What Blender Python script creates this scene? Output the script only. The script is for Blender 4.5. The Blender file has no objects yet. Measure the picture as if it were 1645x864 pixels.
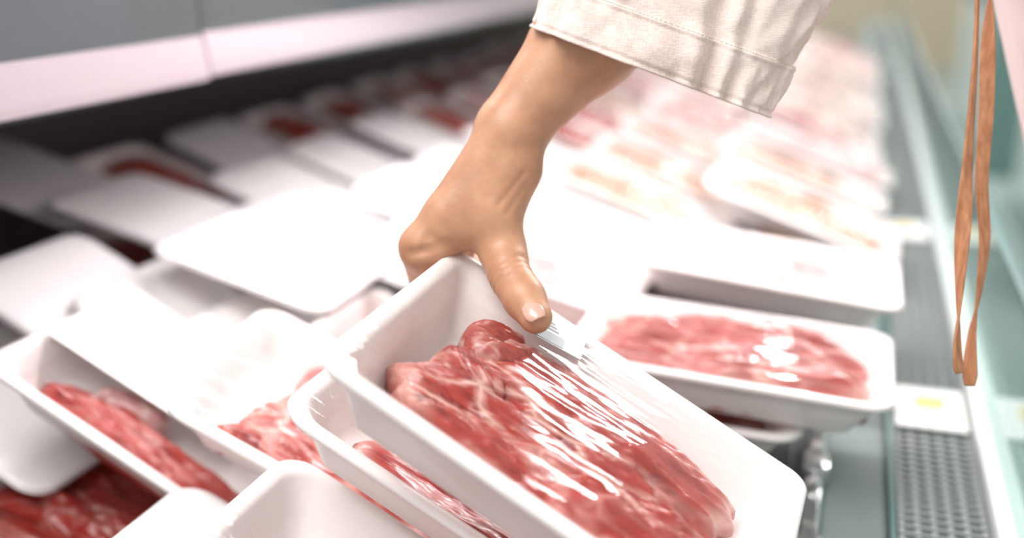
import bpy, bmesh, math, random
import numpy as np
from mathutils import Vector, Matrix, Euler, noise
from mathutils.bvhtree import BVHTree

SC = bpy.context.scene
COL = SC.collection
R = math.radians

# ------------------------------------------------------------------ camera
cam = bpy.data.objects.new('camera', bpy.data.cameras.new('camera'))
COL.objects.link(cam)
cam.location = (0, 0, .36)
cam.rotation_euler = (R(90 - 17.0696), 0, R(17.9908))
cam.data.sensor_width = 36
cam.data.lens = 1700 / 1645 * 36
cam.data.clip_start = .02
cam.data.dof.use_dof = True
cam.data.dof.focus_distance = .615
cam.data.dof.aperture_fstop = 2.1
SC.camera = cam

# ------------------------------------------------------------------ light
SC.view_settings.view_transform = 'Standard'
SC.view_settings.look = 'None'
SC.view_settings.gamma = 1
SC.view_settings.use_curve_mapping = False
SC.view_settings.exposure = .35
SC.cycles.use_denoising = True
SC.cycles.max_bounces = 8
SC.cycles.transparent_max_bounces = 24
w = bpy.data.worlds.new('store'); SC.world = w
w.use_nodes = True
w.node_tree.nodes['Background'].inputs[0].default_value = (1, .985, .975, 1)
w.node_tree.nodes['Background'].inputs[1].default_value = .62


def area(name, loc, tgt, sx, sy, power, col=(1, 1, 1)):
    l = bpy.data.lights.new(name, 'AREA'); l.shape = 'RECTANGLE'
    l.size = sx; l.size_y = sy; l.energy = power; l.color = col
    o = bpy.data.objects.new(name, l); COL.objects.link(o)
    o.location = loc
    o.rotation_euler = (Vector(tgt) - Vector(loc)).to_track_quat('-Z', 'Y').to_euler()
    return o


for x, y, tx in ((1.15, 4.35, .3), (.05, 7.2, 0)):
    area('ceiling_tube_light', (x, y, 2.4), (x * .5, y - 1.5, 0), .16, 1.4, 60, (1, .99, .97))
area('ceiling_panel_light', (-.6, -.2, 1.9), (-.35, .7, 0), 1.2, 1.2, 34, (1, .975, .955))
area('left_tray_fill_light', (-.57, 1.0, .80), (-.80, 1.0, .05), .06, 2.0, 13, (1, .90, .93))  # added unseen lamp, aimed under the shelf to whiten the left trays

# ------------------------------------------------------------------ materials


def mat(name, col=(.8, .8, .8), rough=.5, metal=0, spec=.5, coat=0, sss=0, sss_col=None):
    m = bpy.data.materials.new(name); m.use_nodes = True
    b = m.node_tree.nodes['Principled BSDF']
    b.inputs['Base Color'].default_value = (*col, 1)
    b.inputs['Roughness'].default_value = rough
    b.inputs['Metallic'].default_value = metal
    b.inputs['Specular IOR Level'].default_value = spec
    b.inputs['Coat Weight'].default_value = coat
    b.inputs['Coat Roughness'].default_value = .12
    if sss:
        b.inputs['Subsurface Weight'].default_value = sss
        b.inputs['Subsurface Scale'].default_value = .004
        b.inputs['Subsurface Radius'].default_value = (1, .35, .2)
    return m


def N(m, t, **k):
    n = m.node_tree.nodes.new(t)
    for a, v in k.items():
        if a in n.inputs.keys(): n.inputs[a].default_value = v
        else: setattr(n, a, v)
    return n


def L(m, a, b): m.node_tree.links.new(a, b)


def ramp(m, fac, stops):
    r = N(m, 'ShaderNodeValToRGB'); e = r.color_ramp.elements
    e[0].position = stops[0][0]; e[0].color = (*stops[0][1], 1)
    e[1].position = stops[-1][0]; e[1].color = (*stops[-1][1], 1)
    for p, c in stops[1:-1]:
        q = e.new(p); q.color = (*c, 1)
    L(m, fac, r.inputs[0]); return r.outputs[0]


def objco(m, scale=(1, 1, 1), rot=(0, 0, 0)):
    t = N(m, 'ShaderNodeTexCoord'); p = N(m, 'ShaderNodeMapping')
    p.inputs['Scale'].default_value = scale; p.inputs['Rotation'].default_value = rot
    L(m, t.outputs['Object'], p.inputs[0]); return p.outputs[0]


def noise_t(m, co, scale, detail=4, rough=.55, dist=0):
    n = N(m, 'ShaderNodeTexNoise'); L(m, co, n.inputs['Vector'])
    n.inputs['Scale'].default_value = scale; n.inputs['Detail'].default_value = detail
    n.inputs['Roughness'].default_value = rough; n.inputs['Distortion'].default_value = dist
    return n.outputs[0]


def mixc(m, fac, a, b, mode='MIX'):
    x = N(m, 'ShaderNodeMix', data_type='RGBA', blend_type=mode)
    for v, i in ((fac, 0), (a, 6), (b, 7)):
        if hasattr(v, 'links'): L(m, v, x.inputs[i])
        elif i == 0: x.inputs[0].default_value = v
        else: x.inputs[i].default_value = (*v, 1)
    return x.outputs[2]


def bump(m, h, strength=.3, dist=.001):
    b = m.node_tree.nodes['Principled BSDF'] if 'Principled BSDF' in m.node_tree.nodes else None
    n = N(m, 'ShaderNodeBump'); n.inputs['Strength'].default_value = strength
    n.inputs['Distance'].default_value = dist
    L(m, h, n.inputs['Height'])
    if b: L(m, n.outputs[0], b.inputs['Normal'])
    return n.outputs[0]


def bsdf(m): return m.node_tree.nodes['Principled BSDF']


M = {}
M['foam'] = mat('white_foam', (.88, .83, .82), .42, coat=.35, sss=0)
L(M['foam'], mixc(M['foam'], noise_t(M['foam'], objco(M['foam']), 18, 3), (.89, .845, .83), (.84, .785, .77)), bsdf(M['foam']).inputs[0])
bump(M['foam'], noise_t(M['foam'], objco(M['foam'], (.25, 1, 1)), 260, 4), .25, .0015)
M['glare_top'] = mat('painted_film_glare', (.95, .93, .925), .35, coat=.3)  # overexposed film glare painted as an opaque white colour
bump(M['glare_top'], noise_t(M['glare_top'], objco(M['glare_top']), 14, 3), .2, .004)
M['foam_pink'] = mat('pink_tinted_foam', (.86, .66, .66), .4, coat=.4)


def meat_mat(name, dark, mid, pale, fat, vein=.5, stretch=(.30, 1, 1), sc=1.):
    m = mat(name, mid, .34, coat=.25)
    bsdf(m).inputs['Subsurface Weight'].default_value = .12
    bsdf(m).inputs['Subsurface Scale'].default_value = .004
    co = objco(m, stretch, (0, 0, .0))
    warp = N(m, 'ShaderNodeTexNoise'); L(m, co, warp.inputs['Vector']); warp.inputs['Scale'].default_value = 45 * sc
    warp.inputs['Detail'].default_value = 3
    ad = N(m, 'ShaderNodeVectorMath', operation='MULTIPLY_ADD')
    L(m, warp.outputs['Color'], ad.inputs[0]); ad.inputs[1].default_value = (.022, .022, .022); L(m, co, ad.inputs[2])
    base = ramp(m, noise_t(m, ad.outputs[0], 60 * sc, 6, .65), [(.30, dark), (.47, mid), (.62, mid), (.78, pale)])
    v = N(m, 'ShaderNodeTexVoronoi', feature='DISTANCE_TO_EDGE'); L(m, ad.outputs[0], v.inputs['Vector'])
    v.inputs['Scale'].default_value = 52 * sc
    vein_f = ramp(m, v.outputs['Distance'], [(0, (1, 1, 1)), (.035, (.5, .5, .5)), (.10, (0, 0, 0))])
    vn = ramp(m, noise_t(m, co, 20 * sc, 2), [(.42, (0, 0, 0)), (.62, (vein, vein, vein))])
    k = mixc(m, 1., vein_f, vn, 'MULTIPLY')
    c1 = mixc(m, k, base, fat)
    patch = ramp(m, noise_t(m, ad.outputs[0], 15 * sc, 4, .6), [(.63, (0, 0, 0)), (.73, (.7, .7, .7))])
    c2 = mixc(m, patch, c1, fat)
    at = N(m, 'ShaderNodeAttribute', attribute_name='rim')
    rimf = ramp(m, at.outputs['Fac'], [(.0, (0, 0, 0)), (.6, (.3, .3, .3)), (1, (.6, .6, .6))])
    c2 = mixc(m, rimf, c2, fat)
    # fibres
    fib = noise_t(m, objco(m, (30, 260, 200), (0, 0, .15)), 1, 3, .6)
    c3 = mixc(m, .35, c2, ramp(m, fib, [(.3, (.35, .30, .30)), (.7, (1, 1, 1))]), 'MULTIPLY')
    L(m, c3, bsdf(m).inputs[0])
    bump(m, fib, .5, .0012)
    return m


M['beef'] = meat_mat('red_marbled_meat', (.12, .007, .006), (.42, .048, .034), (.62, .15, .11), (.86, .55, .47), .95)
M['beef_pink'] = meat_mat('pink_marbled_meat', (.20, .022, .02), (.45, .085, .07), (.64, .24, .20), (.88, .62, .54), .95)
M['beef_dark'] = meat_mat('deep_red_meat', (.14, .006, .005), (.40, .026, .016), (.60, .12, .08), (.80, .48, .42), .5)
M['pork'] = meat_mat('pale_pink_meat', (.50, .20, .19), (.66, .33, .32), (.80, .52, .50), (.90, .76, .73), .8)
M['pork_rose'] = meat_mat('rosy_meat', (.60, .16, .15), (.70, .25, .23), (.78, .36, .33), (.86, .55, .50), .4)
M['tan'] = meat_mat('pale_tan_meat', (.30, .13, .075), (.48, .24, .14), (.66, .42, .30), (.88, .74, .64), .6)


def fresnel(m, ior=1.45):
    g = N(m, 'ShaderNodeNewGeometry'); e = N(m, 'ShaderNodeMath', operation='MULTIPLY_ADD')
    L(m, g.outputs['Backfacing'], e.inputs[0]); e.inputs[1].default_value = -2; e.inputs[2].default_value = 1
    p = N(m, 'ShaderNodeMath', operation='POWER'); p.inputs[0].default_value = ior; L(m, e.outputs[0], p.inputs[1])
    f = N(m, 'ShaderNodeFresnel'); L(m, p.outputs[0], f.inputs['IOR'])
    return f


def film_mat(name, kind):
    m = bpy.data.materials.new(name); m.use_nodes = True
    nt = m.node_tree; nt.nodes.clear()
    out = N(m, 'ShaderNodeOutputMaterial')
    tr = N(m, 'ShaderNodeBsdfTransparent'); gl = N(m, 'ShaderNodeBsdfGlossy')
    gl.inputs['Roughness'].default_value = .06
    fr = fresnel(m, {'far': 1.2, 'low': 1.30}.get(kind, 1.40))
    mx = N(m, 'ShaderNodeMixShader')
    mm = N(m, 'ShaderNodeMath', operation='MULTIPLY_ADD'); mm.inputs[1].default_value = 1.0; mm.inputs[2].default_value = 0
    L(m, fr.outputs[0], mm.inputs[0]); L(m, mm.outputs[0], mx.inputs[0])
    L(m, tr.outputs[0], mx.inputs[1]); L(m, gl.outputs[0], mx.inputs[2]); L(m, mx.outputs[0], out.inputs[0])
    a = noise_t(m, objco(m, (40, 70, 40) if kind == 'far' else (5, 28, 20), (0, 0, .10)), 1, 3, .55, .6)
    b = noise_t(m, objco(m, (60, 420, 100), (0, 0, .14)), 1, 2, .5, .3)
    s = N(m, 'ShaderNodeMath', operation='MULTIPLY_ADD'); L(m, b, s.inputs[0]); s.inputs[1].default_value = .05; L(m, a, s.inputs[2])
    n = bump(m, s.outputs[0], 1.0, {'hero': .0009, 'low': .0022, 'far': .007, 'flat': .0}[kind])
    for q in (gl, fr): L(m, n, q.inputs['Normal'])
    return m


M['film'] = film_mat('clear_stretch_film', 'hero')
M['film_low'] = film_mat('clear_loose_film', 'low')
M['film_far'] = film_mat('clear_wrinkled_film', 'far')

M['skin'] = mat('warm_tan_skin', (.60, .34, .21), .42, sss=.18)
c = noise_t(M['skin'], objco(M['skin']), 45, 4)
L(M['skin'], ramp(M['skin'], c, [(.3, (.45, .22, .125)), (.55, (.55, .29, .17)), (.8, (.61, .345, .215))]), bsdf(M['skin']).inputs[0])
bump(M['skin'], noise_t(M['skin'], objco(M['skin'], (1, 1, 1)), 420, 4, .6), .25, .0006)
M['nail'] = mat('pink_fingernail', (.66, .38, .30), .25, coat=.4)
M['linen'] = mat('cream_linen', (.80, .72, .66), .85, spec=.15)
lw = noise_t(M['linen'], objco(M['linen'], (240, 240, 1400)), 1, 2)
lw2 = noise_t(M['linen'], objco(M['linen'], (1400, 500, 200)), 1, 2)
lm = mixc(M['linen'], .5, ramp(M['linen'], lw, [(.3, (.60, .46, .41)), (.7, (.84, .71, .66))]), ramp(M['linen'], lw2, [(.3, (.62, .49, .44)), (.7, (.86, .74, .69))]))
L(M['linen'], mixc(M['linen'], ramp(M['linen'], noise_t(M['linen'], objco(M['linen']), 22, 4), [(.35, (0, 0, 0)), (.7, (.5, .5, .5))]), lm, (.84, .76, .70)), bsdf(M['linen']).inputs[0])
bump(M['linen'], lw, .35, .0008)
M['coat'] = mat('pale_coat_cloth', (.84, .77, .76), .85, spec=.15)
bump(M['coat'], noise_t(M['coat'], objco(M['coat']), 900, 3), .4, .001)
M['thread'] = mat('linen_seam_thread', (.62, .53, .46), .8)
M['tie'] = mat('tan_apron_tie', (.46, .20, .09), .6)
L(M['tie'], ramp(M['tie'], noise_t(M['tie'], objco(M['tie'], (300, 300, 18)), 1, 3), [(.3, (.34, .13, .055)), (.7, (.56, .27, .13))]), bsdf(M['tie']).inputs[0])
M['dark'] = mat('dark_case_metal', (.085, .066, .064), .5)
M['deck'] = mat('dark_grey_deck', (.13, .105, .10), .5)
M['chrome'] = mat('chrome', (.85, .86, .86), .12, metal=1)
M['steel'] = mat('brushed_steel', (.50, .52, .52), .3, metal=.9)
M['grille'] = mat('grey_painted_grille', (.20, .225, .22), .5, spec=.3)
M['bars'] = mat('pale_grille_bars', (.34, .37, .36), .45, spec=.3)
M['enamel'] = mat('grey_green_enamel', (.20, .245, .235), .6, spec=.2)
M['grille_dark'] = mat('dark_vent_duct', (.03, .045, .045), .6)
M['pale'] = mat('pale_enamel', (.70, .76, .74), .3, coat=.3)
M['teal'] = mat('dark_teal_gasket', (.02, .10, .09), .4)
M['rail_grey'] = mat('grey_brushed_insert', (.13, .15, .165), .35, metal=.3)
bump(M['rail_grey'], noise_t(M['rail_grey'], objco(M['rail_grey'], (1, 14, 500)), 1, 3), .4, .001)
M['rail_pale'] = mat('pale_pink_lip', (.60, .51, .545), .35, coat=.3)
M['acrylic'] = film_mat('clear_acrylic', 'flat')
M['white'] = mat('white_card', (.88, .88, .86), .5)
M['label'] = mat('silver_grey_label', (.52, .55, .57), .35)
M['yellow'] = mat('yellow_print', (.85, .60, .15), .5)
M['grey_print'] = mat('grey_label_print', (.35, .38, .40), .45)
M['floor'] = mat('pale_shop_floor', (.42, .52, .50), .25)
M['cabinet'] = mat('grey_green_cabinet', (.16, .27, .25), .4)
M['cabinet_pale'] = mat('pale_cabinet_door', (.62, .70, .68), .3)
M['cream'] = mat('cream_wall', (.84, .72, .52), .6)
g = bpy.data.materials.new('green_tinted_glass'); g.use_nodes = True; g.node_tree.nodes.clear()
o_ = N(g, 'ShaderNodeOutputMaterial'); t_ = N(g, 'ShaderNodeBsdfTransparent'); t_.inputs[0].default_value = (.80, .92, .89, 1)
l_ = N(g, 'ShaderNodeBsdfGlossy'); l_.inputs['Roughness'].default_value = .03
f_ = fresnel(g); x_ = N(g, 'ShaderNodeMixShader')
L(g, f_.outputs[0], x_.inputs[0]); L(g, t_.outputs[0], x_.inputs[1]); L(g, l_.outputs[0], x_.inputs[2]); L(g, x_.outputs[0], o_.inputs[0])
M['glass'] = g

# ------------------------------------------------------------------ helpers


def obj(name, verts, faces, m=None, parent=None, smooth=True):
    me = bpy.data.meshes.new(name)
    me.from_pydata([tuple(v) for v in verts], [], [tuple(f) for f in faces])
    me.update()
    if smooth: me.polygons.foreach_set('use_smooth', [True] * len(me.polygons))
    o = bpy.data.objects.new(name, me); COL.objects.link(o)
    if m: me.materials.append(M[m])
    if parent: o.parent = parent
    return o


def bmobj(name, bm, m=None, parent=None, smooth=False):
    me = bpy.data.meshes.new(name); bm.to_mesh(me); bm.free()
    if smooth: me.polygons.foreach_set('use_smooth', [True] * len(me.polygons))
    o = bpy.data.objects.new(name, me); COL.objects.link(o)
    if m: me.materials.append(M[m])
    if parent: o.parent = parent
    return o


def empty(name, loc, rot=(0, 0, 0)):
    o = bpy.data.objects.new(name, None); COL.objects.link(o)
    o.location = loc; o.rotation_euler = rot; o.empty_display_size = .02
    return o


def tag(o, label=None, cat=None, group=None, kind=None):
    if label: o['label'] = label
    if cat: o['category'] = cat
    if group: o['group'] = group
    if kind: o['kind'] = kind
    return o


def box(bm, x0, x1, y0, y1, z0, z1, bev=0):
    vs = [bm.verts.new(p) for p in ((x0, y0, z0), (x1, y0, z0), (x1, y1, z0), (x0, y1, z0), (x0, y0, z1), (x1, y0, z1), (x1, y1, z1), (x0, y1, z1))]
    fs = [bm.faces.new([vs[i] for i in f]) for f in ((0, 3, 2, 1), (4, 5, 6, 7), (0, 1, 5, 4), (1, 2, 6, 5), (2, 3, 7, 6), (3, 0, 4, 7))]
    if bev:
        es = list({e for f in fs for e in f.edges})
        bmesh.ops.bevel(bm, geom=es, offset=bev, segments=2, affect='EDGES', profile=.5)


def rrect(hx, hy, r, n=7):
    r = max(min(r, hx * .98, hy * .98), .0005); p = []
    for cx, cy, a0 in ((hx - r, hy - r, 0), (-hx + r, hy - r, 90), (-hx + r, -hy + r, 180), (hx - r, -hy + r, 270)):
        for i in range(n):
            a = R(a0 + 90 * i / (n - 1)); p.append((cx + r * math.cos(a), cy + r * math.sin(a)))
    return p


def loft(rings, close0=True, close1=True):
    n = len(rings[0]); V = [v for r in rings for v in r]; Fc = []
    for k in range(len(rings) - 1):
        for i in range(n):
            j = (i + 1) % n
            Fc.append((k * n + i, k * n + j, (k + 1) * n + j, (k + 1) * n + i))
    if close0: Fc.append(tuple(range(n))[::-1])
    if close1: Fc.append(tuple((len(rings) - 1) * n + i for i in range(n)))
    return V, Fc


DEPTH = .034


def tray_mesh(name, Lx, Wy, rc=.026, parent=None, m='foam', ds=1.):
    hx, hy = Lx / 2, Wy / 2
    prof = [(.034, -DEPTH - .003), (.030, -DEPTH - .003), (.027, -DEPTH - .001), (.016, -.017), (.0075, -.0045), (.0015, -.0040), (0, -.0018), (.0004, .0004), (.003, .0016),
            (.0085, .0012), (.0112, -.0015), (.0195, -.018), (.0285, -DEPTH + .0025), (.033, -DEPTH), (.040, -DEPTH)]
    rings = []
    for ins, z in prof:
        pts = rrect(hx - ins, hy - ins, max(rc - ins * .35, .004), 8)
        rings.append([(x, y, z * ds if z < 0 else z) for x, y in pts])
    V, Fc = loft(rings)
    # the big flat floor faces: fine as n-gons
    return obj(name, V, Fc, m, parent)


def fbm(p, o=4): return noise.fractal(Vector(p), 1., 2., o)


def slab(name, cx, cy, lx, ly, rot, z0, th, seed, m, parent, tilt=(0, 0), ridge=.0, rings=26, segs=110, cyl=.5):
    """a cut of meat: irregular rounded outline, domed top with fibrous ridges"""
    V = []; Fc = []
    c, s = math.cos(rot), math.sin(rot)
    def put(u, v, top):
        # u,v in disc coords
        a = math.atan2(v, u); rr = math.hypot(u, v)
        k = 1 + .13 * fbm((math.cos(a) * 1.3 + seed, math.sin(a) * 1.3, seed * .37), 3) + .035 * fbm((math.cos(a) * 6, math.sin(a) * 6 + seed, 1.3), 2)
        # superellipse
        q = (abs(math.cos(a)) ** 3 + abs(math.sin(a)) ** 3) ** (-1 / 3)
        x = math.cos(a) * rr * q * k * lx / 2; y = math.sin(a) * rr * q * k * ly / 2
        dome = max(0, 1 - rr ** 5) ** .5
        z = z0 + tilt[0] * x + tilt[1] * y
        if top:
            z += th * (.35 + .65 * dome) * (1 + .35 * fbm((x * 12 + seed, y * 44, seed), 3))
            z += ridge * 1.3 * fbm((x * 24 + seed * 2, y * 130, 0), 4) * dome + ridge * .6 * fbm((x * 90, y * 260 + seed, 3), 2) * dome
        return (cx + c * x - s * y, cy + s * x + c * y, z)
    V.append(put(0.0001, 0, True))
    for i in range(1, rings + 1):
        rr = (i / rings) ** .8
        for j in range(segs):
            a = 2 * math.pi * j / segs
            V.append(put(rr * math.cos(a), rr * math.sin(a), True))
    b0 = len(V)
    for j in range(segs):
        a = 2 * math.pi * j / segs
        V.append(put(.96 * math.cos(a), .96 * math.sin(a), False))
    ce = len(V); V.append(put(.0001, 0, False))
    for j in range(segs):
        k = (j + 1) % segs
        Fc.append((0, 1 + j, 1 + k))
        for i in range(rings - 1):
            p = 1 + i * segs
            Fc.append((p + j, p + segs + j, p + segs + k, p + k))
        p = 1 + (rings - 1) * segs
        Fc.append((p + j, b0 + j, b0 + k, p + k))
        Fc.append((b0 + j, ce, b0 + k))
    o = obj(name, V, Fc, m, parent)
    at = o.data.attributes.new('rim', 'FLOAT', 'POINT'); val = []
    for q, v in enumerate(V):
        if q == 0 or q >= b0: val.append(0.); continue
        rr = (((q - 1) // segs + 1) / rings) ** .8
        h = min(1, max(0, (rr - .80) / .12)) * min(1, max(0, (1.0 - rr) / .04 + .3))
        val.append(h * min(1, max(0, .55 + 1.5 * fbm((v[0] * 18 + seed, v[1] * 18, 2.), 2))))
    at.data.foreach_set('value', val)
    return o


def film_mesh(name, Lx, Wy, meats, parent, m='film', nx=84, ny=60, sag=.0, wr=.0005, seed=0):
    hx, hy = Lx / 2 - .004, Wy / 2 - .004
    bv = []
    for o in meats:
        me = o.data
        bv.append(BVHTree.FromPolygons([v.co[:] for v in me.vertices], [p.vertices[:] for p in me.polygons]))
    X = np.linspace(-hx, hx, nx); Y = np.linspace(-hy, hy, ny)
    low = np.full((nx, ny), -.05)
    for i in range(nx):
        for j in range(ny):
            for b in bv:
                h = b.ray_cast(Vector((X[i], Y[j], .1)), Vector((0, 0, -1)))
                if h[0] is not None: low[i, j] = max(low[i, j], h[0].z + .0009)
    z = np.maximum(low, .0018)
    edge = np.zeros((nx, ny), bool); edge[0] = edge[-1] = True; edge[:, 0] = edge[:, -1] = True
    for it in range(500):
        n = z.copy()
        n[1:-1, 1:-1] = (z[:-2, 1:-1] + z[2:, 1:-1] + z[1:-1, :-2] + z[1:-1, 2:]) / 4 - sag * .00001
        n = np.maximum(n, low); n[edge] = .0018
        z = n
    for i in range(nx):
        for j in range(ny):
            e = min(1, min(i, nx - 1 - i) / 6, min(j, ny - 1 - j) / 6)
            free = 1 if z[i, j] > low[i, j] + .0002 else .5
            z[i, j] += wr * free * e * fbm((X[i] * 14 + seed, Y[j] * 85, seed), 3)
    # keep inside the rounded corners
    V = []
    rc = .024
    for i in range(nx):
        for j in range(ny):
            x, y = X[i], Y[j]
            ax, ay = abs(x) - (hx - rc), abs(y) - (hy - rc)
            if ax > 0 and ay > 0:
                # square corner -> round corner
                mx = max(ax, ay); ln = math.hypot(ax, ay)
                f = mx / ln
                ax *= f; ay *= f
                x = math.copysign(hx - rc + ax, x); y = math.copysign(hy - rc + ay, y)
            V.append((x, y, float(z[i, j])))
    Fc = [(i * ny + j, (i + 1) * ny + j, (i + 1) * ny + j + 1, i * ny + j + 1) for i in range(nx - 1) for j in range(ny - 1)]
    return obj(name, V, Fc, m, parent)


# ------------------------------------------------------------------ tray poses: centre of rim, yaw, roll, pitch, length, width
# <LAY
POSE = {
    'held': ((-0.1232, 0.5107, 0.1099), -1, 4, 29, 0.258, 0.173),
    'under': ((-0.1841, 0.5579, 0.0533), 0, 0, 28, 0.25, 0.165),
    'cornered': ((-0.3183, 0.6320, 0.0225), 6, 6, 26, 0.25, 0.165),
    'sliver': ((-0.4710, 0.6334, 0.0183), 0, 0, 27, 0.25, 0.165),
    'r2a': ((-0.6050, 0.7408, 0.0333), 0, 0, 27, 0.25, 0.165),
    'r2b': ((-0.5243, 0.7838, 0.0083), 0, 0, 27, 0.25, 0.165),
    'r2c': ((-0.4334, 0.8028, -0.0167), 0, 0, 27, 0.25, 0.165),
    'r2d': ((-0.3256, 0.8207, -0.0167), 0, 0, 27, 0.25, 0.165),
    'r3b': ((-0.6873, 0.9584, 0.0698), 0, 0, 14, 0.25, 0.165),
    'r3a': ((-0.9078, 0.9808, 0.0952), 0, 0, 14, 0.25, 0.165),
    'r3c': ((-0.5317, 1.0396, 0.0448), 0, 0, 14, 0.25, 0.165),
    'r3d': ((-0.2991, 0.9557, 0.0698), 0, 0, 14, 0.25, 0.165),
    'r3b2': ((-0.5189, 0.8637, 0.0696), 0, 0, 14, 0.185, 0.165),
    'behind_right': ((-0.0678, 1.0250, 0.0631), 0, 0, 6, 0.25, 0.165),
    'bare_e': ((-0.6673, 0.6366, 0.0167), 0, 0, 27, 0.25, 0.15),
    'front': ((-0.2035, 0.4410, 0.0033), 0, 0, 27, 0.25, 0.165),
    'bare_f': ((-0.3098, 0.4823, -0.0508), 0, 0, 24, 0.25, 0.165),
    'front_left': ((-0.5054, 0.5993, -0.0665), 0, 0, 16, 0.25, 0.165),
    'stack_top': ((-0.0775, 0.8133, 0.0515), 0, 0, 3, 0.25, 0.165),
    'stack_low': ((-0.1433, 0.8221, 0.0104), 2, 0, 2, 0.25, 0.165),
    'red_gap': ((-0.6750, 0.9720, 0.0080), 0, 0, 12, 0.34, 0.165),
}
# LAY>


def pose(o, key):
    c, yaw, rx, ry, _, _ = POSE[key]
    mt = Matrix.Rotation(R(yaw), 4, 'Z') @ Matrix.Rotation(R(ry), 4, 'Y') @ Matrix.Rotation(R(rx), 4, 'X')
    o.location = c; o.rotation_euler = mt.to_euler()


# ------------------------------------------------------------------ the setting: meat case and shop
VP0, VP1 = -.2, 6.5     # case runs along Y


def structure(name, bm, m, label=None):
    o = bmobj(name, bm, m); o['kind'] = 'structure'
    if label: o['label'] = label
    return o


bm = bmesh.new(); box(bm, -6, 8, -1.5, 14, -.95, -.85)
structure('floor', bm, 'floor')
bm = bmesh.new(); box(bm, -6, 8, 12, 12.1, -.95, 1.4)
structure('wall_back', bm, 'cream')

# display case
case = empty('meat_display_case', (0, 0, 0))
tag(case, 'refrigerated open meat display case holding the wrapped trays', 'display case')
bm = bmesh.new(); box(bm, -1.1, -.012, VP0, VP1, -.18, -.142)
bmobj('deck', bm, 'deck', case)
bm = bmesh.new(); box(bm, -1.14, -1.1, VP0, VP1, -.12, .6)
bmobj('back_panel', bm, 'dark', case)
bm = bmesh.new(); box(bm, -1.1, .16, VP0, VP1, -.85, -.18)
bmobj('base_cabinet', bm, 'pale', case)
# ribbed dark wire strip beside the rail
bm = bmesh.new()
y = .2
while y < 3:
    box(bm, -.075, -.014, y, y + .0022, -.142, -.064); y += .007
for x in (-.07, -.048, -.026): box(bm, x, x + .002, .2, 3, -.064, -.061)
bmobj('wire_strip', bm, 'grille', case)
# chrome front rail with clips
bm = bmesh.new(); box(bm, -.012, .002, VP0, VP1, -.18, -.052, .002)
bmobj('chrome_rail', bm, 'chrome', case, True)
for yy in (.665, .80, 1.1, 1.4):
    bm = bmesh.new(); box(bm, -.014, .006, yy, yy + .03, -.054, -.040, .0015); box(bm, -.010, .002, yy - .012, yy + .042, -.0445, -.036, .001)
    bmobj('rail_clip', bm, 'chrome', case, True)
bm = bmesh.new(); box(bm, .002, .052, VP0, VP1, -.12, -.060, .003)
bmobj('enamel_strip', bm, 'enamel', case)
bm = bmesh.new(); box(bm, .052, .0565, VP0, VP1, -.13, -.050)
bmobj('gasket', bm, 'teal', case)
# air return grille
gr = bmesh.new()
y = .35
while y < 4.2:
    box(gr, .058, .1205, y, y + .0040, -.060, -.050); y += .0110
bmobj('grille_slats', gr, 'grille', case)
gr = bmesh.new()
for x in (.058, .0695, .081, .0925, .104, .1165): box(gr, x, x + .0042, .3, VP1, -.058, -.0512, .0008)
bmobj('grille_bars', gr, 'bars', case)
bm = bmesh.new(); box(bm, .0566, .122, VP0, VP1, -.13, -.10)
bmobj('vent_duct', bm, 'grille_dark', case)
bm = bmesh.new(); box(bm, .122, .150, VP0, VP1, -.13, -.035, .004)
bmobj('glass_channel', bm, 'pale', case)
bm = bmesh.new(); box(bm, .134, .140, VP0, VP1, -.035, .10)
bmobj('front_glass', bm, 'glass', case)
bm = bmesh.new(); box(bm, .1335, .1405, VP0, VP1, .10, .1025)
bmobj('glass_edge', bm, 'teal', case)

for nm, (x, y, wd, ht), lb in (('a', (1.2, 4.6, 1.6, .75), 'green grey chest freezer nearest beyond the case glass'), ('b', (1.1, 7.2, 2.0, .95), 'farther blurred chest freezer beyond the case glass'), ('c', (2.6, 9.6, 3.0, 1.5), 'blurred tall green cabinet far behind the apron ties')):
    fz = empty('chest_freezer' if nm != 'c' else 'tall_cabinet', (x, y, -.85)); tag(fz, lb, 'freezer' if nm != 'c' else 'cabinet')
    bm = bmesh.new(); box(bm, -.45, .45, -wd / 2, wd / 2, .0, ht, .02); bmobj('body', bm, 'cabinet', fz)
    bm = bmesh.new(); box(bm, -.47, .47, -wd / 2 - .02, wd / 2 + .02, ht, ht + .06, .015); bmobj('top_frame', bm, 'cabinet_pale', fz)
    for s in (-1, 1):
        bm = bmesh.new(); box(bm, -.46, -.45, s * wd / 4 - wd * .22, s * wd / 4 + wd * .22, .12, ht - .08, .004); bmobj('front_panel', bm, 'cabinet_pale', fz)
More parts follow.
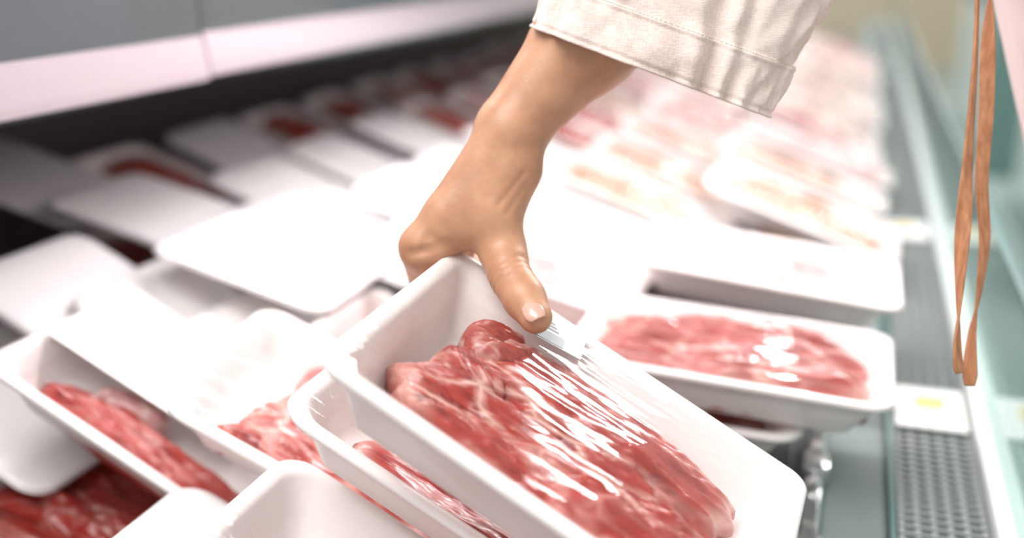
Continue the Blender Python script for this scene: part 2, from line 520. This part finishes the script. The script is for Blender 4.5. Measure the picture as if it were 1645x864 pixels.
# hanging shelf with its price rails
bm = bmesh.new(); box(bm, -.5, -.012, 0, 6, .012, .03)
sh = bmobj('upper_shelf', bm, 'dark', case); sh.location = (-.6, 0, .235)
for a, b, dz in ((-.1, .889, -.002), (.893, 3.2, .001), (3.205, 6.0, .001)):
    bm = bmesh.new(); box(bm, -.008, -.002, a, b, .042 + dz, .15)
    p = bmobj('grey_insert', bm, 'rail_grey', sh)
    # pale lower lip with a rolled edge
    pts = [(-.010, .044), (-.001, .043), (.002, .028), (.005, .010), (.005, .003), (.001, .001), (-.003, .003), (-.004, .012), (-.010, .030)]
    V = []; n = len(pts)
    for yy in (a, b):
        for x, z in pts: V.append((x, yy, z + dz))
    Fc = [(i, (i + 1) % n, n + (i + 1) % n, n + i) for i in range(n)] + [tuple(range(n))[::-1], tuple(range(n, 2 * n))]
    obj('pale_lip', V, Fc, 'rail_pale', sh, False)
    bm = bmesh.new(); box(bm, .0062, .0076, a + .001, b - .001, -.003, .15)
    bmobj('clear_price_rail', bm, 'acrylic', sh)

# ------------------------------------------------------------------ wrapped trays


def tray(key, name, label, cat='meat tray', meats=(), film='film', group=None, foam='foam', sag=0, wr=.0005, nx=84, ny=60, rc=.022, glare_top=False, ds=1.):
    c, yaw, rx, ry, Lx, Wy = POSE[key]
    root = empty(name, c); pose(root, key)
    tag(root, label, cat, group)
    tray_mesh('foam_tray', Lx, Wy, rc, root, foam, ds)
    ms = []
    for i, q in enumerate(meats):
        ms.append(slab('meat_slice', *q[:7], q[7], q[8], root, *q[9:]))
    if glare_top:
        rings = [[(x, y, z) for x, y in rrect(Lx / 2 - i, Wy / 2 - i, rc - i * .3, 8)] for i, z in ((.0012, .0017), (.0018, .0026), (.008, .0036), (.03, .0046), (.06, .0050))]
        V, Fc = loft(rings); obj('white_glare_sheet', V, Fc, 'glare_top', root)  # opaque white sheet stands in for glare on the film
    else: film_mesh('plastic_film', Lx, Wy, ms, root, film, nx, ny, sag, wr, seed=len(key))
    return root


Z0 = -DEPTH + .0008
# (cx, cy, lx, ly, rot, z0, thickness, seed, material, tilt, ridge)
held = tray('held', 'meat_tray', 'wrapped white foam tray of sliced red meat lifted by the hand', meats=[
    (.008, .028, .176, .062, -.06, Z0 + .004, .022, 3.1, 'beef_pink', (0, .06), .0022, 40, 200),
    (.004, -.004, .180, .050, -.05, Z0 + .002, .025, 7.7, 'beef', (0, .18), .0030, 40, 200),
    (-.010, -.034, .172, .052, -.02, Z0, .025, 12.3, 'beef', (0, .05), .0026, 40, 200),
    (.045, -.034, .095, .046, .25, Z0 + .004, .025, 16.9, 'beef_dark', (0, 0), .0026, 30, 160),
    (-.066, .040, .046, .040, .5, Z0 + .003, .021, 21.2, 'beef_pink', (0, 0), .0020, 26, 130),
    (-.068, -.010, .044, .034, -.3, Z0 + .005, .024, 25.5, 'beef', (0, 0), .0020, 26, 130)],
    nx=130, ny=90, wr=.0006, rc=.013, ds=1.22)
lab = bmesh.new(); box(lab, -.016, .016, -.013, .013, 0, .0004)
lb = bmobj('price_label', lab, 'label', held); lb.location = (-.042, .059, .0036); lb.rotation_euler = (0, 0, R(10))
lab = bmesh.new()
for k in range(3): box(lab, -.014, -.001 - k * .002, .001 + k * .0036, .0028 + k * .0036, .0004, .0007)
box(lab, -.015, .004, -.012, -.002, .0004, .0007)
bmobj('label_print', lab, 'grey_print', lb)

tray('under', 'meat_tray', 'wrapped foam tray of red meat directly under the lifted tray', meats=[
    (.01, -.012, .19, .085, 0, Z0, .012, 31, 'beef_dark', (0, 0), .001), (.01, .022, .18, .06, .1, Z0, .010, 35, 'pork', (0, 0), .001)], film='film_low')
tray('cornered', 'meat_tray', 'foam tray with ragged red meat left of the lifted tray', meats=[
    (.012, -.012, .175, .105, -.1, Z0, .026, 41, 'beef', (0, 0), .003), (-.012, .038, .11, .06, .1, Z0, .030, 44, 'beef_pink', (0, 0), .002), (-.070, -.042, .04, .025, .4, Z0, .018, 46, 'beef', (0, 0), .002)], film='film_low', wr=.001)
tray('sliver', 'meat_tray', 'wrapped foam tray at left, half under painted white glare, showing a red strip of meat along its near edge', meats=[
    (.0, -.040, .19, .040, 0, Z0, .022, 51, 'beef_dark', (0, 0), .002), (-.035, -.012, .06, .035, .3, Z0, .021, 53, 'pork', (0, 0), .002)], film='film_low')
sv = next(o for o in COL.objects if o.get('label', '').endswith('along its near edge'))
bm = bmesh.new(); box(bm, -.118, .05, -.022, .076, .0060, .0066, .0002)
bmobj('white_glare_patch', bm, 'glare_top', sv)  # glare over the upper half, built as an opaque white sheet
tray('bare_e', 'meat_tray', 'tray topped with painted white glare, at the left edge overlapping the dark red meat corner', glare_top=True, ds=.25)
tray('r2a', 'meat_tray', 'tray topped with painted white glare, just left of the small bright red gap', glare_top=True, ds=.25)
tray('r2b', 'meat_tray', 'tray topped with painted white glare, between the two small red gaps', glare_top=True, ds=.25)
tray('r2c', 'meat_tray', 'tray topped with painted white glare, right of the second small dark gap', glare_top=True, ds=.25)
tray('r2d', 'meat_tray', 'white foam tray of soft pink meat behind the raised corner of the lifted tray', meats=[(-.03, 0, .16, .12, 0, Z0, .022, 61, 'pork_rose', (0, 0), .001)], film='film_low')
tray('r3a', 'meat_tray', 'tray topped with painted white glare, topmost at the left edge under the shelf', glare_top=True, ds=.25)
tray('r3b', 'meat_tray', 'tray topped with painted white glare, lying above the small red gaps', glare_top=True, ds=.25)
tray('r3c', 'meat_tray', 'tray topped with painted white glare, left of the wrist', glare_top=True, ds=.25)
tray('r3b2', 'meat_tray', 'tray topped with painted white glare, between the red gaps and the knuckle', glare_top=True, ds=.25)
tray('r3d', 'meat_tray', 'white foam tray of pale meat hidden partly behind the wrist', meats=[(0, 0, .18, .11, 0, Z0, .022, 66, 'pork', (0, 0), .001)], film='film_far')
tray('red_gap', 'meat_tray', 'tray of red meat seen only through the small gaps between white trays', meats=[(0, 0, .31, .145, 0, Z0, .036, 67, 'beef_dark', (0, 0), .001)], film='film_far')
tray('front', 'meat_tray', 'out of focus white foam tray at the bottom edge below the lifted tray', meats=[
    (.0, 0, .15, .10, 0, Z0, .02, 71, 'beef_dark', (0, 0), .002)], film='film_low')
tray('bare_f', 'meat_tray', 'tray topped with painted white glare, at the bottom edge right of the dark red meat', glare_top=True, ds=.25)
tray('front_left', 'meat_tray', 'foam tray of dark red meat cut off by the bottom left corner', meats=[
    (.0, .0, .225, .145, 0, Z0, .034, 81, 'beef_dark', (0, 0), .003)], film='film_low')
tray('stack_top', 'meat_tray', 'white foam tray of red meat at right, topmost beside the case front', meats=[
    (-.005, .026, .215, .072, 0, Z0, .035, 91, 'beef', (0, 0), .003), (.03, -.026, .155, .066, .05, Z0, .033, 94, 'beef_pink', (0, 0), .002), (-.06, -.025, .10, .06, 0, Z0, .029, 97, 'beef', (0, 0), .002)], film='film_low', wr=.0016)
tray('behind_right', 'meat_tray', 'blurred white tray of pale meat right behind the right hand red meat tray', meats=[(0, 0, .19, .10, 0, Z0, .03, 111, 'pork', (0, 0), .002)], film='film_far')
tray('stack_low', 'meat_tray', 'white foam tray peeking out under the right hand tray of red meat', meats=[
    (0, 0, .19, .11, 0, Z0, .016, 101, 'beef_dark', (0, 0), .002)], film='film_low')

# ------------------------------------------------------------------ far rows of trays, all blurred in the photo
protos = {}
def far_proto(kind, k):
    key = (kind, k)
    if key in protos: return protos[key]
    Lx, Wy = .25, .165
    t = tray_mesh('foam_tray', Lx, Wy, .026)
    a = slab('meat_slice', -.02, .020, .20, .085, .1 * k, Z0, .034, 5 + 7 * k, kind, None, (0, 0), .002, 14, 50)
    b = slab('meat_slice', .02, -.028, .19, .075, -.1 * k, Z0, .036, 9 + 7 * k, kind, None, (0, 0), .002, 14, 50)
    f = film_mesh('plastic_film', Lx, Wy, [a, b], None, 'film_far', 40, 28, 0, .0012, k)
    protos[key] = [t, a, b, f]
    for o in protos[key]: COL.objects.unlink(o)
    return protos[key]


ORD = ['nearest', 'second', 'third', 'fourth', 'fifth', 'sixth', 'seventh', 'eighth', 'ninth', 'tenth', 'eleventh', 'twelfth', 'thirteenth', 'fourteenth']
ACR = ['leftmost', 'second from left', 'middle', 'second from right', 'rightmost']
CN = {'pork': 'pale pink meat', 'tan': 'tan meat', 'beef_pink': 'rosy meat', 'beef': 'red meat'}
rnd = random.Random(11)
for j in range(13):
    y = 1.17 + j * .20
    for i in range(5):
        x = -.84 + i * .195 + rnd.uniform(-.01, .01)
        if j == 0 and i == 4: x -= 0
        left = 1 - i / 4
        if j == 0 and i > 3: continue
        kind = rnd.choice(['pork', 'pork', 'beef_pink', 'beef'] if i < 2 else ['tan', 'pork', 'tan', 'beef_pink', 'tan', 'beef'])
        k = rnd.randrange(3)
        tilt = rnd.uniform(18, 22); blank = (j < 3 and i in (1, 2)) or (j, i) in ((0, 3), (1, 0))
        z = .03 + .02 * left + rnd.uniform(-.003, .003) + (.012 if i == 4 else 0)
        root = empty('meat_tray', (x, y + rnd.uniform(-.01, .01), z), (R(rnd.uniform(-2, 2)), R(tilt), R(rnd.uniform(-2, 2))))
        tag(root, f'blurred tray of {CN[kind]}, {ACR[i]} in {ORD[j]} row behind the hand', 'meat tray', 'blurred trays further down the case')
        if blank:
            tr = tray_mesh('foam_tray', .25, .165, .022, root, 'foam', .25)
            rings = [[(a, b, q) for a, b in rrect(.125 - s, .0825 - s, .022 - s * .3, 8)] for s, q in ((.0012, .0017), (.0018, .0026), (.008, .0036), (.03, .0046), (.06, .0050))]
            V, Fc = loft(rings); obj('white_glare_sheet', V, Fc, 'glare_top', root)  # blurred trays get the same painted glare sheet
            root['label'] = f'blurred tray topped with painted white glare, {ACR[i]} in {ORD[j]} row behind the hand'
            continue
        for src in far_proto(kind, k):
            c = src.copy(); COL.objects.link(c); c.parent = root

# price cards on the grille
for nm, (x, y, s), lb in (('a', (.0895, 0.965, 1.), 'white price card with yellow print lying on the vent grille'), ('b', (.085, 1.63, 1.1), 'far blurred white price card further along the vent grille')):
    bm = bmesh.new(); box(bm, -.030 * s, .030 * s, -.045 * s, .045 * s, 0, .002, .0008)
    c = bmobj('price_card', bm, 'white'); c.location = (x, y, -.048); tag(c, lb, 'price card')
    bm = bmesh.new(); box(bm, -.013 * s, .013 * s, -.004 * s, .026 * s, .002, .0024)
    bmobj('printed_patch', bm, 'yellow', c)

# ------------------------------------------------------------------ the person: one continuous surface from a distance field
ARM = [((-.0392, .7587, .5010), .0440), ((-.0804, .7258, .4236), .0430), ((-.1194, .6948, .3600), .0380), ((-.1640, .6601, .3039), .0325), ((-.2018, .6254, .2524), .0215)]
# <HAND
PALM=[
 (((-0.2080,0.6000,0.2020),0.0150),((-0.2330,0.5900,0.1890),0.0140)),
 (((-0.2080,0.6050,0.2150),0.0160),((-0.2330,0.5900,0.2000),0.0135)),
 (((-0.2050,0.6162,0.2429),0.0190),((-0.2466,0.5825,0.1800),0.0142)),
 (((-0.2084,0.6282,0.2398),0.0165),((-0.2490,0.5999,0.1730),0.0148)),
 (((-0.2105,0.6398,0.2369),0.0160),((-0.2503,0.6173,0.1662),0.0145)),
 (((-0.2120,0.6495,0.2343),0.0150),((-0.2484,0.6335,0.1601),0.0130)),
 (((-0.2020,0.6235,0.2468),0.0190),((-0.1987,0.6139,0.2265),0.0168)),
 (((-0.2053,0.6103,0.2256),0.0170),((-0.2217,0.5949,0.1943),0.0150)),
]
THUMB=[
 ((-0.1990,0.6139,0.2275),0.0172),
 ((-0.2058,0.5982,0.1987),0.0172),
 ((-0.1990,0.5935,0.1803),0.0148),
 ((-0.1875,0.5755,0.1685),0.0132),
 ((-0.1755,0.5645,0.1601),0.0126),
 ((-0.1660,0.5555,0.1530),0.0100),
]
FINGERS=[
 [((-0.2476,0.5821,0.1806),0.0138),((-0.2590,0.6154,0.1411),0.0105),((-0.2401,0.6072,0.1310),0.0092),((-0.2238,0.6097,0.1234),0.0080)],
 [((-0.2500,0.5999,0.1735),0.0138),((-0.2563,0.6331,0.1411),0.0105),((-0.2363,0.6298,0.1310),0.0092),((-0.2195,0.6346,0.1232),0.0080)],
 [((-0.2503,0.6173,0.1662),0.0133),((-0.2532,0.6508,0.1414),0.0101),((-0.2321,0.6530,0.1311),0.0089),((-0.2147,0.6605,0.1233),0.0077)],
 [((-0.2484,0.6335,0.1601),0.0119),((-0.2494,0.6681,0.1422),0.0091),((-0.2273,0.6765,0.1317),0.0079),((-0.2093,0.6871,0.1237),0.0069)],
]
CREASES = [((-0.2505, 0.5667, 0.1802), (-0.2301, 0.5737, 0.1848), .0030, .0030), ((-0.2382, 0.5720, 0.1909), (-0.2267, 0.5752, 0.1824), .0026, .0028),
 ((-0.1992, 0.5863, 0.2098), (-0.1873, 0.6007, 0.2286), .0011, .0018), ((-0.1939, 0.5867, 0.2055), (-0.1838, 0.5995, 0.2214), .0010, .0018), ((-0.2050, 0.5869, 0.2139), (-0.1914, 0.6009, 0.2333), .0008, .0018)]
NAIL = ((-0.1650, 0.5472, 0.1606), (.0215, -.0200, -.0148), (.36, -.74, .50), .0140, .0128)
# HAND>


def segd(P, a, b, ra, rb):
    a = np.array(a, np.float32); b = np.array(b, np.float32); d = b - a
    t = ((P[0] - a[0]) * d[0] + (P[1] - a[1]) * d[1] + (P[2] - a[2]) * d[2]) / float(d @ d)
    t = np.clip(t, 0, 1)
    q = np.sqrt((P[0] - a[0] - t * d[0]) ** 2 + (P[1] - a[1] - t * d[1]) ** 2 + (P[2] - a[2] - t * d[2]) ** 2)
    return q - (ra + (rb - ra) * t)


def smin(a, b, k):
    h = np.clip(.5 + .5 * (b - a) / k, 0, 1)
    return b + (a - b) * h - k * h * (1 - h)


def body_field(X, Y, Z):
    P = (X, Y, Z)
    d = None
    for (a, ra), (b, rb) in zip(ARM[:-1], ARM[1:]):
        s = segd(P, a, b, ra, rb); d = s if d is None else smin(d, s, .012)
    # upper arm, shoulder and trunk inside the coat
    up = [((-.0392, .7587, .5010), .046), ((.10, .80, .60), .052), ((.24, .80, .66), .060)]
    for (a, ra), (b, rb) in zip(up[:-1], up[1:]): d = smin(d, segd(P, a, b, ra, rb), .03)
    d = smin(d, segd(P, (.21, .80, .58), (.27, .80, .2), .10, .10), .05)
    d = smin(d, segd(P, (.27, .80, .2), (.335, .80, -.1), .10, .10), .05)
    palm = None
    for (a, ra), (b, rb) in PALM:
        s = segd(P, a, b, ra, rb); palm = s if palm is None else smin(palm, s, .007)
    d = smin(d, palm, .012)
    th = None
    for (a, ra), (b, rb) in zip(THUMB[:-1], THUMB[1:]):
        s = segd(P, a, b, ra, rb); th = s if th is None else smin(th, s, .003)
    # flattened pad and knuckle creases on the thumb
    ax = np.array(THUMB[-1][0]) - np.array(THUMB[3][0]); ln = np.linalg.norm(ax); ax /= ln
    k0 = np.array(THUMB[3][0])
    s_ = (X - k0[0]) * ax[0] + (Y - k0[1]) * ax[1] + (Z - k0[2]) * ax[2]
    for c0, a_, w_ in ((-.0042, .0011, .0015), (0, .0015, .0015), (.0044, .0011, .0014)):
        th = th + a_ * np.exp(-((s_ - c0) / w_) ** 2)
    d = smin(d, th, .007)
    fm = None
    for f in FINGERS:
        q = None
        for (a, ra), (b, rb) in zip(f[:-1], f[1:]):
            s = segd(P, a, b, ra, rb); q = s if q is None else smin(q, s, .003)
        q = smin(d, q, .006)
        fm = q if fm is None else np.minimum(fm, q)
    d = fm
    for c0, c1, a_, w_ in CREASES:
        q = segd(P, c0, c1, 0, 0)
        d = d + a_ * np.exp(-(q / w_) ** 2)
    return d


def axis_grid(lo, a, b, hi, fine, coarse):
    p = list(np.arange(a, b, fine))
    l = []; x = a; s = fine
    while x > lo: s = min(s * 1.35, coarse); x -= s; l.append(x)
    r = []; x = p[-1]; s = fine
    while x < hi: s = min(s * 1.35, coarse); x += s; r.append(x)
    return np.array(l[::-1] + p + r, np.float32)


def surface_net(gx, gy, gz, f):
    nx, ny, nz = f.shape
    ins = f < 0
    c = ins[:-1, :-1, :-1].astype(np.int8)
    acc = np.zeros((nx - 1, ny - 1, nz - 1), np.int8)
    for a in (0, 1):
        for b in (0, 1):
            for e in (0, 1): acc += ins[a:nx - 1 + a, b:ny - 1 + b, e:nz - 1 + e]
    act = (acc > 0) & (acc < 8)
    idx = np.full(act.shape, -1, np.int64); I = np.argwhere(act); idx[act] = np.arange(len(I))
    sm = np.zeros((len(I), 3)); cnt = np.zeros(len(I))
    cor = [(a, b, e) for a in (0, 1) for b in (0, 1) for e in (0, 1)]
    G = (gx, gy, gz)
    for p in cor:
        for ax in range(3):
            if p[ax]: continue
            q = list(p); q[ax] = 1
            i0 = I + p; i1 = I + q
            v0 = f[i0[:, 0], i0[:, 1], i0[:, 2]]; v1 = f[i1[:, 0], i1[:, 1], i1[:, 2]]
            mk = (v0 < 0) != (v1 < 0)
            t = np.where(mk, v0 / np.where(mk, v0 - v1, 1), 0)
            P0 = np.stack([G[k][i0[:, k]] for k in range(3)], 1); P1 = np.stack([G[k][i1[:, k]] for k in range(3)], 1)
            sm += np.where(mk[:, None], P0 + (P1 - P0) * t[:, None], 0); cnt += mk
    V = sm / cnt[:, None]
    Fc = []
    for ax in range(3):
        o1, o2 = [k for k in range(3) if k != ax]
        sl0 = [slice(None)] * 3; sl1 = [slice(None)] * 3
        sl0[ax] = slice(0, -1); sl1[ax] = slice(1, None)
        a = ins[tuple(sl0)]; b = ins[tuple(sl1)]
        E = np.argwhere(a != b)
        E = E[(E[:, o1] > 0) & (E[:, o2] > 0) & (E[:, o1] < f.shape[o1] - 1) & (E[:, o2] < f.shape[o2] - 1)]
        fl = a[E[:, 0], E[:, 1], E[:, 2]]
        q = []
        for d1, d2 in ((0, 0), (-1, 0), (-1, -1), (0, -1)):
            e = E.copy(); e[:, o1] += d1; e[:, o2] += d2; q.append(idx[e[:, 0], e[:, 1], e[:, 2]])
        q = np.stack(q, 1)
        flip = fl if ax != 1 else ~fl
        q[~flip] = q[~flip][:, ::-1]
        Fc.append(q)
    return V, np.concatenate(Fc)


gx = axis_grid(-.30, -.275, -.135, .46, .0015, .012)
gy = axis_grid(.52, .54, .70, .96, .0015, .012)
gz = axis_grid(-.24, .115, .32, .80, .0015, .012)
GX, GY, GZ = np.meshgrid(gx, gy, gz, indexing='ij')
fv = body_field(GX, GY, GZ)
V, Fq = surface_net(gx, gy, gz, fv)
del GX, GY, GZ, fv
person = obj('person', V.tolist(), Fq.tolist(), 'skin')
tag(person, 'person in a cream linen coat reaching in to lift a meat tray', 'person')
sm = person.modifiers.new('smooth', 'SMOOTH'); sm.factor = .5; sm.iterations = 2

# thumbnail
def nail(c, ax, nrm, l, wd):
    c = Vector(c); ax = Vector(ax).normalized(); n = Vector(nrm); n = (n - ax * n.dot(ax)).normalized(); s = ax.cross(n)
    V = []; Fc = []; A, B = 15, 11
    for i in range(A):
        u = -1 + 2 * i / (A - 1)
        for j in range(B):
            v = -1 + 2 * j / (B - 1)
            ww = wd / 2 * (1 - .22 * max(0, -u) ** 2 - .30 * max(0, u) ** 3)
            uu = u * (1 - .16 * v * v)
            V.append(c + ax * (uu * l / 2) + s * (v * ww) + n * (-.0026 * v * v - .0010 * u * u))
    for i in range(A - 1):
        for j in range(B - 1): Fc.append((i * B + j, (i + 1) * B + j, (i + 1) * B + j + 1, i * B + j + 1))
    o = obj('fingernail', V, Fc, 'nail', person)
    md = o.modifiers.new('solid', 'SOLIDIFY'); md.thickness = .0007; md.offset = 0
    return o


nail(*NAIL)

# coat: sleeve
SLEEVE = [
 ((-0.1244, 0.6556, 0.2845), (0.0699, 0.0144, -0.0258), (-0.0093, 0.0387, -0.0038)),
 ((-0.1098, 0.6764, 0.3239), (0.0751, 0.0163, -0.0250), (-0.0102, 0.0447, -0.0015)),
 ((-0.0905, 0.6990, 0.3609), (0.0742, 0.0160, -0.0251), (-0.0105, 0.0508, 0.0014)),
 ((-0.0567, 0.7392, 0.4240), (0.0737, 0.0154, -0.0264), (-0.0094, 0.0566, 0.0068)),
 ((-0.0217, 0.7795, 0.5074), (0.0728, 0.0124, -0.0349), (-0.0043, 0.0605, 0.0125)),
 ((0.0400, 0.7950, 0.5750), (0.0500, 0.0100, -0.0700), (-0.0043, 0.0700, 0.0125)),
 ((0.1500, 0.8000, 0.6300), (0.0150, 0.0050, -0.0850), (0, 0.0800, 0.005)),
]


def interp(K, t):
    n = len(K) - 1; s = min(max(t * n, 0), n - 1e-6); i = int(s); f = s - i
    return [[K[i][k][a] * (1 - f) + K[i + 1][k][a] * f for a in range(3)] for k in range(3)]


def sleeve_pt(t, a, off=0):
    c, u, v = interp(SLEEVE, t)
    c, u, v = Vector(c), Vector(u), Vector(v)
    cu, sv = math.cos(a), math.sin(a)
    e = .85
    cu = math.copysign(abs(cu) ** e, cu); sv = math.copysign(abs(sv) ** e, sv)
    ul, vl = u.length, v.length
    d = u * cu + v * sv
    k = 1 + 0
    fold = .0062 * fbm((math.cos(a) * 3 + t * 2.5, math.sin(a) * 3, t * 6), 3)
    # a bundle of pleats near the front right of the hem
    aa = (a - 5.15 + t * .9)
    g = math.exp(-(aa / .30) ** 2)
    fold += .0055 * g * math.sin(aa * 24) * (1 - .3 * min(t * 3, 1)) - .006 * g
    bb = a - 4.55 + t * 3.2
    fold -= .0070 * math.exp(-(bb / .16) ** 2) * min(1, t * 6)
    bb = a - 5.6 - t * 2.
    fold -= .0060 * math.exp(-(bb / .12) ** 2) * min(1, t * 5)
    nrm = (u * (cu / ul ** 2) + v * (sv / vl ** 2)).normalized()
    return c + d * k + nrm * (fold + off)


TS = []; t = 0
while t < 1.0: TS.append(t); t += .0045 if t < .14 else .02
TS.append(1.)
NS = 200
V = []
band = .115
for t in TS:
    off = .0016 if t < band else 0
    if abs(t - band) < .006: off = .0026
    if abs(t - .012) < .004: off = .0006
    for j in range(NS):
        V.append(sleeve_pt(t, 2 * math.pi * j / NS, off))
Fc = [(i * NS + j, i * NS + (j + 1) % NS, (i + 1) * NS + (j + 1) % NS, (i + 1) * NS + j) for i in range(len(TS) - 1) for j in range(NS)]
sl = obj('coat_sleeve', V, Fc, 'linen', person)
md = sl.modifiers.new('solid', 'SOLIDIFY'); md.thickness = .0014; md.offset = -1
# dashed seam stitches on the cuff
bm = bmesh.new()
for j in range(0, 220):
    a = 2 * math.pi * j / 220
    p = sleeve_pt(band + .004, a, .0020); q = sleeve_pt(band + .004, a + .017, .0020)
    d = (q - p).normalized(); up_ = Vector((0, 0, 1)).cross(d).normalized() * .0003; vv = d.cross(up_)
    vs = [bm.verts.new(x) for x in (p - up_ - vv, p + up_ - vv, p + up_ + vv, p - up_ + vv, q - up_ - vv, q + up_ - vv, q + up_ + vv, q - up_ + vv)]
    for f in ((0, 3, 2, 1), (4, 5, 6, 7), (0, 1, 5, 4), (1, 2, 6, 5), (2, 3, 7, 6), (3, 0, 4, 7)): bm.faces.new([vs[i] for i in f])
bmobj('cuff_stitching', bm, 'thread', sl)

# coat: body
V = []; zs = np.linspace(-.14, .70, 60); NT = 120
for z in zs:
    f = (z + .14) / .84
    cx = .2353 - .33 * (max(.0, min(z, .42)) - .3225); cy = .81
    ax_ = .150; by = .19 - .03 * f
    if z > .60:
        q = math.sqrt(max(0, 1 - ((z - .60) / .105) ** 2)); ax_ *= .35 + .65 * q; by *= .3 + .7 * q
    for j in range(NT):
        a = 2 * math.pi * j / NT
        r = 1 + .018 * fbm((math.cos(a) * 3, math.sin(a) * 3, z * 3), 3)
        V.append((cx + math.cos(a) * ax_ * r, cy + math.sin(a) * by * r, z))
Fc = [(i * NT + j, i * NT + (j + 1) % NT, (i + 1) * NT + (j + 1) % NT, (i + 1) * NT + j) for i in range(len(zs) - 1) for j in range(NT)]
Fc.append(tuple((len(zs) - 1) * NT + j for j in range(NT)))
cb = obj('coat_body', V, Fc, 'coat', person)

S1 = [(0.1400, 0.7600, 0.4300), (0.0900, 0.7480, 0.3800), (0.0637, 0.7375, 0.3490), (0.0654, 0.7310, 0.3269), (0.0675, 0.7197, 0.2900), (0.0687, 0.7023, 0.2348), (0.0696, 0.6931, 0.2053), (0.0702, 0.6838, 0.1758), (0.0719, 0.6736, 0.1427), (0.0733, 0.6669, 0.1206), (0.0758, 0.6630, 0.1059)]
S2 = [(0.1400, 0.7750, 0.4300), (0.0950, 0.7640, 0.3800), (0.0731, 0.7537, 0.3487), (0.0741, 0.7468, 0.3262), (0.0758, 0.7376, 0.2962), (0.0783, 0.7263, 0.2587), (0.0796, 0.7134, 0.2175), (0.0846, 0.7042, 0.1837), (0.0845, 0.6944, 0.1537), (0.0825, 0.6841, 0.1237), (0.0842, 0.6750, 0.0937)]


def ribbon(name, K, tw, ph, wd):
    def cr(t):
        n = len(K) - 1; s = min(t * n, n - 1e-6); i = int(s); f = s - i
        p = [Vector(K[max(0, min(n, i + k))]) for k in (-1, 0, 1, 2)]
        return .5 * ((2 * p[1]) + (p[2] - p[0]) * f + (2 * p[0] - 5 * p[1] + 4 * p[2] - p[3]) * f * f + (3 * p[1] - p[0] - 3 * p[2] + p[3]) * f ** 3)
    V = []; n = 120
    prof = [(-1, -.12), (-.9, -.2), (-.3, -.16), (.3, -.16), (.9, -.2), (1, -.12), (1, .12), (.9, .2), (.3, .16), (-.3, .16), (-.9, .2), (-1, .12)]
    for i in range(n + 1):
        t = i / n; c = cr(t); d = (cr(min(1, t + .01)) - cr(max(0, t - .01))).normalized()
        s = Vector((1, .1, 0)); s = (s - d * s.dot(d)).normalized(); b = d.cross(s)
        a = ph + tw * t + .5 * math.sin(t * 9 + ph)
        e = (s * math.cos(a) + b * math.sin(a)); g = d.cross(e)
        w_ = wd * (1 if t < .97 else 1 - (t - .97) * 12)
        for x, z in prof: V.append(c + e * x * w_ / 2 + g * z * w_ / 2)
    m_ = len(prof)
    Fc = [(i * m_ + j, i * m_ + (j + 1) % m_, (i + 1) * m_ + (j + 1) % m_, (i + 1) * m_ + j) for i in range(n) for j in range(m_)]
    Fc += [tuple(range(m_))[::-1], tuple(n * m_ + j for j in range(m_))]
    return obj(name, V, Fc, 'tie', person)


ribbon('apron_tie', S1, 5.2, .2, .0092)
ribbon('apron_tie', S2, -6.5, .5, .0092)
